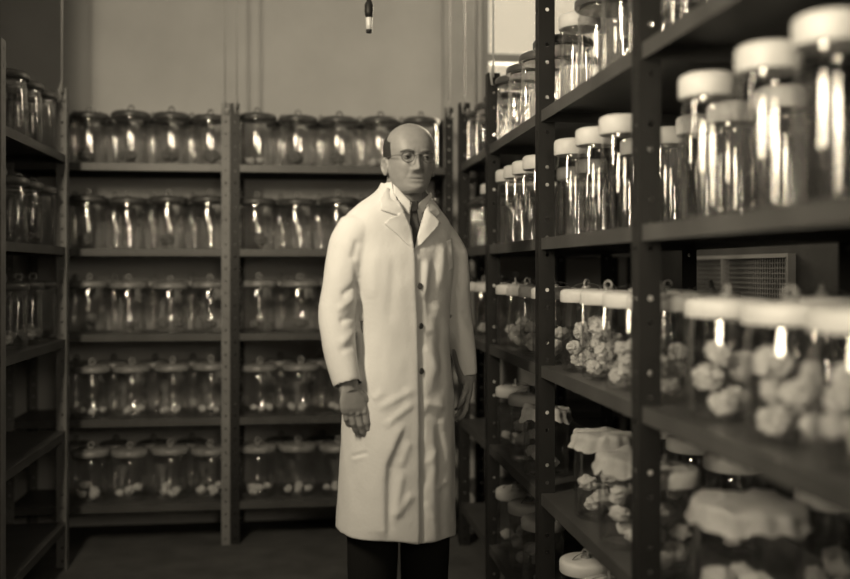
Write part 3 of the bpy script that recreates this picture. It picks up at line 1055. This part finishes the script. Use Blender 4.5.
# coat ---------------------------------------------------------------------
COAT = [(.506, .184, .158, -.010, .0), (.62, .180, .152, -.007, 0), (.78, .176, .146, -.004, 0), (.93, .170, .139, 0, 0), (1.05, .154, .132, .004, 0), (1.15, .152, .130, .006, .002),
        (1.25, .164, .131, 0, .003), (1.33, .180, .124, 0, .0), (1.39, .180, .112, 0, -.004), (1.43, .178, .104, 0, -.004), (1.46, .164, .094, 0, -.002), (1.49, .134, .084, .002, .002),
        (1.52, .098, .075, .004, .008), (1.545, .074, .068, .006, .014), (1.562, .067, .064, .006, .016)]
def arm_tube(bm, path, rad, trim=0.0):
    pts = [Vector(p) for p in path]
    # dense Catmull-Rom
    P, Rr = [], []
    for i in range(len(pts) - 1):
        p0, p1, p2, p3 = pts[max(i - 1, 0)], pts[i], pts[i + 1], pts[min(i + 2, len(pts) - 1)]
        for s_ in range(6):
            t = s_ / 6
            P.append(0.5 * ((2 * p1) + (-p0 + p2) * t + (2 * p0 - 5 * p1 + 4 * p2 - p3) * t * t + (-p0 + 3 * p1 - 3 * p2 + p3) * t ** 3))
            Rr.append(tuple(rad[i][k] * (1 - t) + rad[i + 1][k] * t for k in (0, 1)))
    P.append(pts[-1]); Rr.append(rad[-1])
    tube(bm, [L(*p) for p in P], Rr, 28)
bm = bmesh.new()
loft(bm, smooth_rings(COAT, 5), 64, 2.25)
arm_tube(bm, ARM_R, [(.056, .070), (.060, .074), (.056, .068), (.053, .062), (.047, .053), (.038, .046)])
arm_tube(bm, ARM_L, [(.056, .070), (.058, .074), (.054, .066), (.050, .060), (.040, .050), (.026, .044)])
cm = voxel(bm, 0.0045, 6, 0.5)

nv = len(cm.vertices)
co = np.empty(nv * 3, np.float64); cm.vertices.foreach_get('co', co); co = co.reshape(-1, 3)
no = np.array([v.normal[:] for v in cm.vertices])
W3 = np.array(MW.to_3x3()); WT = np.array(MW.translation)
def to_px(c):
    w = c @ W3.T + WT
    d = w[:, 0] * sy + w[:, 1] * cy
    r = w[:, 0] * cy - w[:, 1] * sy
    return 425 + FPX * r / d, HOR - FPX * (w[:, 2] - CAMZ) / d, w
px_, py_, wco = to_px(co)
wn = no @ W3.T
vd = wco - np.array([0, 0, CAMZ]); vd /= np.linalg.norm(vd, axis=1)[:, None]
facing = np.clip(-(wn * vd).sum(1) * 2.5, 0, 1)
disp = np.zeros(nv)
def seg_dist(poly):
    best = np.full(nv, 1e9); sgn = np.zeros(nv); endf = np.zeros(nv)
    Ls = [math.dist(a, b) for a, b in zip(poly[:-1], poly[1:])]; tot_ = sum(Ls); acc = 0
    for (a, b), l_ in zip(zip(poly[:-1], poly[1:]), Ls):
        ax, ay = a; bx, by = b
        dx, dy = bx - ax, by - ay
        t = np.clip(((px_ - ax) * dx + (py_ - ay) * dy) / (dx * dx + dy * dy), 0, 1)
        ex, ey = px_ - ax - t * dx, py_ - ay - t * dy
        d = np.hypot(ex, ey)
        s = np.sign(ex * dy - ey * dx)
        m = d < best
        best[m] = d[m]; sgn[m] = s[m]; endf[m] = ((acc + t * l_) / tot_)[m]
        acc += l_
    return best, sgn, endf
def ridge(poly, amp, w, taper=True):
    global disp
    d, s, e = seg_dist(poly)
    t = np.clip(np.minimum(e, 1 - e) * 5, 0, 1) if taper else 1.0
    disp += amp * np.exp(-(d / w) ** 2) * t * facing
def step(poly, amp, fall, soft=1.2, side=-1, taper=0.0):
    """raises the side `side` of the line, sharp at the line and fading over fall pixels"""
    global disp
    d, s, e = seg_dist(poly)
    q = d * s * side
    up = 1 / (1 + np.exp(-np.clip(q / soft, -30, 30)))
    t = np.clip(e / taper, 0, 1) * np.clip((1 - e) / taper, 0, 1) if taper else 1.0
    disp += amp * up * np.exp(-np.clip(q, 0, None) / fall) * (d < fall * 4) * t * facing
# (poly runs downwards; its left side in the picture is s = -1 -> see sign of ex*dy - ey*dx)
FRONT = [(414, 250), (416, 300), (418, 360), (419, 430), (419, 560)]
step(FRONT, .0080, 9, 0.8, -1)
ridge([(421.5, 262), (423, 360), (423, 545)], -.0030, 2.5, False)
step([(405, 424), (396, 445), (387, 468), (386, 500), (386, 545)], .012, 12, 1.3, -1, 0.08)
ridge([(396, 452), (389, 485), (390, 540)], -.006, 6)
ridge([(403, 470), (398, 500), (392, 530)], .005, 4)
ridge([(410, 440), (400, 470)], .004, 4)
ridge([(413, 492), (395, 522)], .005, 4)
ridge([(414, 402), (384, 428)], .005, 4)
ridge([(416, 388), (378, 410)], .004, 4)
ridge([(372, 400), (384, 392)], .003, 4)
ridge([(350, 459), (369, 454)], -.003, 1.8)
ridge([(352, 462), (367, 458)], .0015, 2.5)




ridge([(431, 300), (434, 345), (431, 395)], .004, 5)
ridge([(430, 425), (434, 470), (432, 505), (436, 545)], .0045, 5)
ridge([(439, 310), (443, 360), (440, 400)], -.005, 4)
ridge([(438, 415), (441, 455), (438, 500)], -.005, 4)
ridge([(443, 480), (441, 515), (443, 545)], -.004, 4)
ridge([(447, 430), (449, 470), (446, 510)], .004, 4)
ridge([(426, 440), (428, 468), (424, 490)], -.004, 3.5)
ridge([(424, 500), (434, 520)], .003, 3)
ridge([(426, 465), (438, 448)], .003, 3)
ridge([(436, 490), (446, 478)], .003, 3)
ridge([(424, 402), (446, 408)], .005, 4)
ridge([(424, 412), (444, 420)], -.004, 4)
ridge([(428, 258), (424, 300)], .006, 4)
ridge([(436, 246), (431, 300), (432, 330)], -.006, 5)
ridge([(443, 240), (441, 290)], .006, 4)
ridge([(436, 300), (450, 340)], .004, 5)
ridge([(428, 330), (446, 360)], -.005, 5)
ridge([(424, 345), (440, 375)], .005, 4)
ridge([(359, 283), (340, 297)], -.006, 3.5)
ridge([(357, 296), (336, 312)], .005, 4)
ridge([(357, 315), (338, 322)], -.006, 3.5)
ridge([(356, 330), (340, 345)], .004, 4)
ridge([(354, 345), (338, 352)], -.004, 4)
ridge([(358, 240), (352, 262)], -.005, 4)
ridge([(355, 262), (359, 300), (361, 340), (363, 376)], -.007, 2.6)
ridge([(378, 248), (372, 300)], .003, 6)
ridge([(395, 255), (388, 330)], -.003, 6)
ridge([(463, 240), (468, 290)], .005, 4)
ridge([(456, 250), (462, 300)], -.005, 4)
ridge([(462, 310), (474, 330)], -.005, 4)
# cloth unevenness all over
for i in range(nv):
    p = co[i]
    q = Vector((p[0] * 11, p[1] * 11, p[2] * 4.5))
    k = 0.9 if p[2] < 1.2 else 0.6
    disp[i] += .0032 * k * noise.noise(q) + .0016 * noise.noise(Vector((p[0] * 32, p[1] * 32, p[2] * 16))) 
co2 = co + no * disp[:, None]
# hem hangs a little higher on his right
hz = np.clip((0.95 - co2[:, 2]) / .5, 0, 1)
sz_ = np.clip((co2[:, 2] - 1.30) / .15, 0, 1)
co2[:, 2] -= sz_ * .05 * co2[:, 0]
co2[:, 2] += hz * (-.10 * (co2[:, 0]) + .004 * np.sin(np.arctan2(co2[:, 1], co2[:, 0]) * 5))
cm.vertices.foreach_set('co', co2.ravel()); cm.update()
bm = bmesh.new(); bm.from_mesh(cm)
bm.normal_update()
# open the hem, the cuffs, and the neck
VPOLY = [(391, 176), (394, 192), (403, 209), (411, 228), (414.5, 250), (418, 234), (424, 212), (431, 196), (434, 180)]
def inside(x, y, poly):
    r = False
    j = len(poly) - 1
    for i in range(len(poly)):
        xi, yi = poly[i]; xj, yj = poly[j]
        if (yi > y) != (yj > y) and x < (xj - xi) * (y - yi) / (yj - yi) + xi:
            r = not r
        j = i
    return r
kill = []
ends = [(Vector(L(*ARM_R[-1])), (Vector(L(*ARM_R[-1])) - Vector(L(*ARM_R[-2]))).normalized()), (Vector(L(*ARM_L[-1])), (Vector(L(*ARM_L[-1])) - Vector(L(*ARM_L[-2]))).normalized())]
for f in bm.faces:
    c = f.calc_center_median()
    if f.normal.z < -0.75 and c.z < .56:
        kill.append(f); continue
    if c.z > 1.54 and f.normal.z > .6 and math.hypot(c.x - .006, c.y + .016) < .066:
        kill.append(f); continue
    done = False
    for e, dv in ends:
        if (c - e).length < .07 and f.normal.dot(dv) > .75:
            kill.append(f); done = True; break
    if done:
        continue
    w = MW @ c
    X, Y, d = proj(*w)
    if inside(X, Y, VPOLY) and d < 2.96:
        kill.append(f)
bmesh.ops.delete(bm, geom=kill, context='FACES')
# keep the large shell only, tidy the cut edges
for _ in range(3):
    bv = [v for v in bm.verts if v.is_boundary]
    bmesh.ops.smooth_vert(bm, verts=bv, factor=0.5, use_axis_x=True, use_axis_y=True, use_axis_z=True)
bvh_coat = BVHTree.FromBMesh(bm)
bmesh.ops.recalc_face_normals(bm, faces=bm.faces)
bmesh.ops.solidify(bm, geom=bm.faces[:], thickness=0.003)
coat = link('lab_coat', bm, M['coat'], man)

# shirt body under the coat opening
bm = bmesh.new()
SH = [(1.15, .145, .112, 0, .002), (1.25, .150, .115, 0, .003), (1.33, .150, .111, 0, .0), (1.39, .140, .098, 0, -.002), (1.43, .115, .086, 0, 0), (1.465, .085, .074, 0, .004), (1.495, .066, .066, 0, .012), (1.515, .061, .062, 0, .016)]
loft(bm, smooth_rings(SH, 4), 56, 2.1)
bmesh.ops.recalc_face_normals(bm, faces=bm.faces)
bvh_shirt = BVHTree.FromBMesh(bm)
shirt = link('shirt', bm, M['shirt'], man)

MWI = MW.inverted()
EYE = MWI @ Vector((0, 0, CAMZ))
def patch(name, poly, bvhs, off, th, m, parent, stepp=2.0, off_fn=None, soft=8):
    """cloth piece laid on a surface: its outline is found by sight lines, then it gets thickness of its own"""
    pts, n = [], len(poly)
    for i in range(n):
        a, b = poly[i], poly[(i + 1) % n]
        k = max(1, int(math.dist(a, b) / stepp))
        for j in range(k):
            pts.append((a[0] + (b[0] - a[0]) * j / k, a[1] + (b[1] - a[1]) * j / k))
    nb = len(pts)
    xs = [p[0] for p in poly]; ys = [p[1] for p in poly]
    y = min(ys) + stepp / 2
    while y < max(ys):
        x = min(xs) + stepp / 2
        while x < max(xs):
            if inside(x, y, poly) and min(math.dist((x, y), q) for q in pts[:nb]) > stepp * .55:
                pts.append((x, y))
            x += stepp
        y += stepp
    vo, eo, fo, *_ = delaunay_2d_cdt([Vector(p) for p in pts], [(i, (i + 1) % nb) for i in range(nb)], [], 1, 1e-5)
    bm = bmesh.new()
    vs = []
    last = None
    for p in vo:
        dv = (MWI.to_3x3() @ ray(p.x, p.y)).normalized()
        best = None
        for b in bvhs:
            h = b.ray_cast(EYE, dv)
            if h[0] is not None and (best is None or h[3] < best[1]):
                best = (h[0], h[3])
        dist = best[1] if best else last
        if dist is None:
            dist = 2.9
        last = dist
        o_ = off_fn(p.x, p.y) if off_fn else off
        vs.append((dv, dist, o_))
    nbr = [set() for _ in vs]
    for f in fo:
        for i in range(len(f)):
            nbr[f[i]].add(f[i - 1]); nbr[f[i - 1]].add(f[i])
    ds = [v[1] for v in vs]
    for _ in range(soft):
        ds = [0.5 * d_ + 0.5 * sum(ds[k] for k in nb_) / len(nb_) if nb_ else d_ for d_, nb_ in zip(ds, nbr)]
    vs = [bm.verts.new(EYE + v[0] * (d_ - v[2])) for v, d_ in zip(vs, ds)]
    for f in fo:
        try:
            bm.faces.new([vs[i] for i in f])
        except ValueError:
            pass
    for _ in range(4):
        bmesh.ops.smooth_vert(bm, verts=[v for v in bm.verts if not v.is_boundary], factor=0.5, use_axis_x=True, use_axis_y=True, use_axis_z=True)
    bmesh.ops.recalc_face_normals(bm, faces=bm.faces)
    bm.normal_update()
    # face the viewer side outwards, then thicken inwards
    s = sum((f.normal.dot(EYE - f.calc_center_median()) > 0) * 2 - 1 for f in bm.faces)
    if s < 0:
        bmesh.ops.reverse_faces(bm, faces=bm.faces)
    bmesh.ops.solidify(bm, geom=bm.faces[:], thickness=th)
    return link(name, bm, m, parent)

B = [bvh_coat, bvh_shirt]
patch('lapel', [(414, 251), (399, 236), (384, 223), (390, 218), (398, 215), (399, 204), (405, 212), (412, 229)], B, .009, .004, M['coat'], coat, off_fn=lambda x, y: .007 + .004 * (y < 246))
patch('lapel', [(414, 251), (427, 239), (441, 223), (436, 217), (430, 212), (428.5, 205), (424, 213), (418, 234)], B, .010, .004, M['coat'], coat, off_fn=lambda x, y: .008 + .010 * min(1, max(0, (x - 420) / 18)))
patch('coat_collar', [(393.5, 190), (405, 212), (398, 215.5), (381, 210), (379, 200), (386, 187)], B, .010, .005, M['coat'], coat)
patch('coat_collar', [(429.5, 201), (425, 211), (430, 213), (437, 217), (441, 212), (436, 205)], B, .010, .005, M['coat'], coat)
# shirt collar, tie
bb = [bvh_shirt]
patch('shirt_collar', [(393, 184), (397, 187), (405, 196), (412, 203), (409, 216), (402, 208), (394, 194)], bb, .010, .003, M['shirt'], shirt)
patch('shirt_collar', [(431, 192), (428, 196), (419, 203), (417, 206), (422, 214), (427, 207), (432, 196)], bb, .010, .003, M['shirt'], shirt)
tie = patch('necktie', [(411, 209), (417, 209), (420, 225), (420, 240), (416, 262), (411, 240), (410, 222)], bb, .008, .005, M['tie'], man)
patch('tie_knot', [(410, 201), (418, 201), (418, 209), (416, 212), (412, 212), (410, 207)], bb, .015, .009, M['tie'], tie)

# pocket and buttons
def surf(px, py, off):
    dv = (MWI.to_3x3() @ ray(px, py)).normalized()
    h = bvh_coat.ray_cast(EYE, dv)
    return h[0] - dv * off, h[1]
patch('breast_pocket', [(444, 243), (452, 238), (454, 268), (447, 272)], [bvh_coat], .006, .003, M['coat'], coat)
for (bx, by) in ((420, 286), (421, 326), (421.5, 371)):
    p, nrm = surf(bx, by, .004)
    if nrm.dot(EYE - p) < 0: nrm = -nrm
    bm = bmesh.new()
    lathe(bm, [(0, -.002), (.0085, -.002), (.0095, 0), (.0085, .002), (.006, .0015), (0, .001)], 20)
    o = link('button', bm, M['button'], coat)
    o.location = p
    o.rotation_euler = nrm.to_track_quat('Z', 'Y').to_euler()

# ------------------------------------------------------------------ light
TINT = (1.0, 0.862, 0.632)
def area(name, loc, target, sx, sz, power, spread=180):
    l = bpy.data.lights.new(name, 'AREA')
    l.shape = 'RECTANGLE'; l.size = sx; l.size_y = sz
    l.energy = power; l.color = TINT
    l.spread = math.radians(spread)
    o = bpy.data.objects.new(name, l); C.objects.link(o)
    o.location = loc
    o.rotation_euler = (Vector(target) - Vector(loc)).to_track_quat('-Z', 'Y').to_euler()
    return o
area('flood_lamp', (-0.94, 1.80, 2.35), (0.05, 3.7, 1.6), 0.20, 0.7, 40, 140)
area('camera_fill', (0.42, -0.9, 1.95), (0.6, 3.0, 1.4), 0.55, 0.8, 12, 150)  # added soft fill beside the camera, lifts sleeve, lids and dark areas
area('rack_fill', (-0.78, 0.30, 1.90), (0.85, 1.55, 1.60), 0.60, 0.9, 9, 60)  # added narrow fill, brightens lids and glass on the near right rack
area('window_daylight', ((WX0 + WX1) / 2, BY + 0.3, 2.45), (0.6, 2.0, 1.6), 0.7, 1.3, 85)
w = bpy.data.worlds.new('world'); S.world = w; w.use_nodes = True
bg = w.node_tree.nodes['Background']
bg.inputs[0].default_value = (TINT[0], TINT[1], TINT[2], 1)
bg.inputs[1].default_value = 0.78

S.view_settings.view_transform = 'Standard'
S.view_settings.look = 'None'
S.view_settings.gamma = 1.0
S.view_settings.exposure = 0.0
S.view_settings.use_curve_mapping = False
S.cycles.transparent_max_bounces = 64
S.cycles.max_bounces = 8
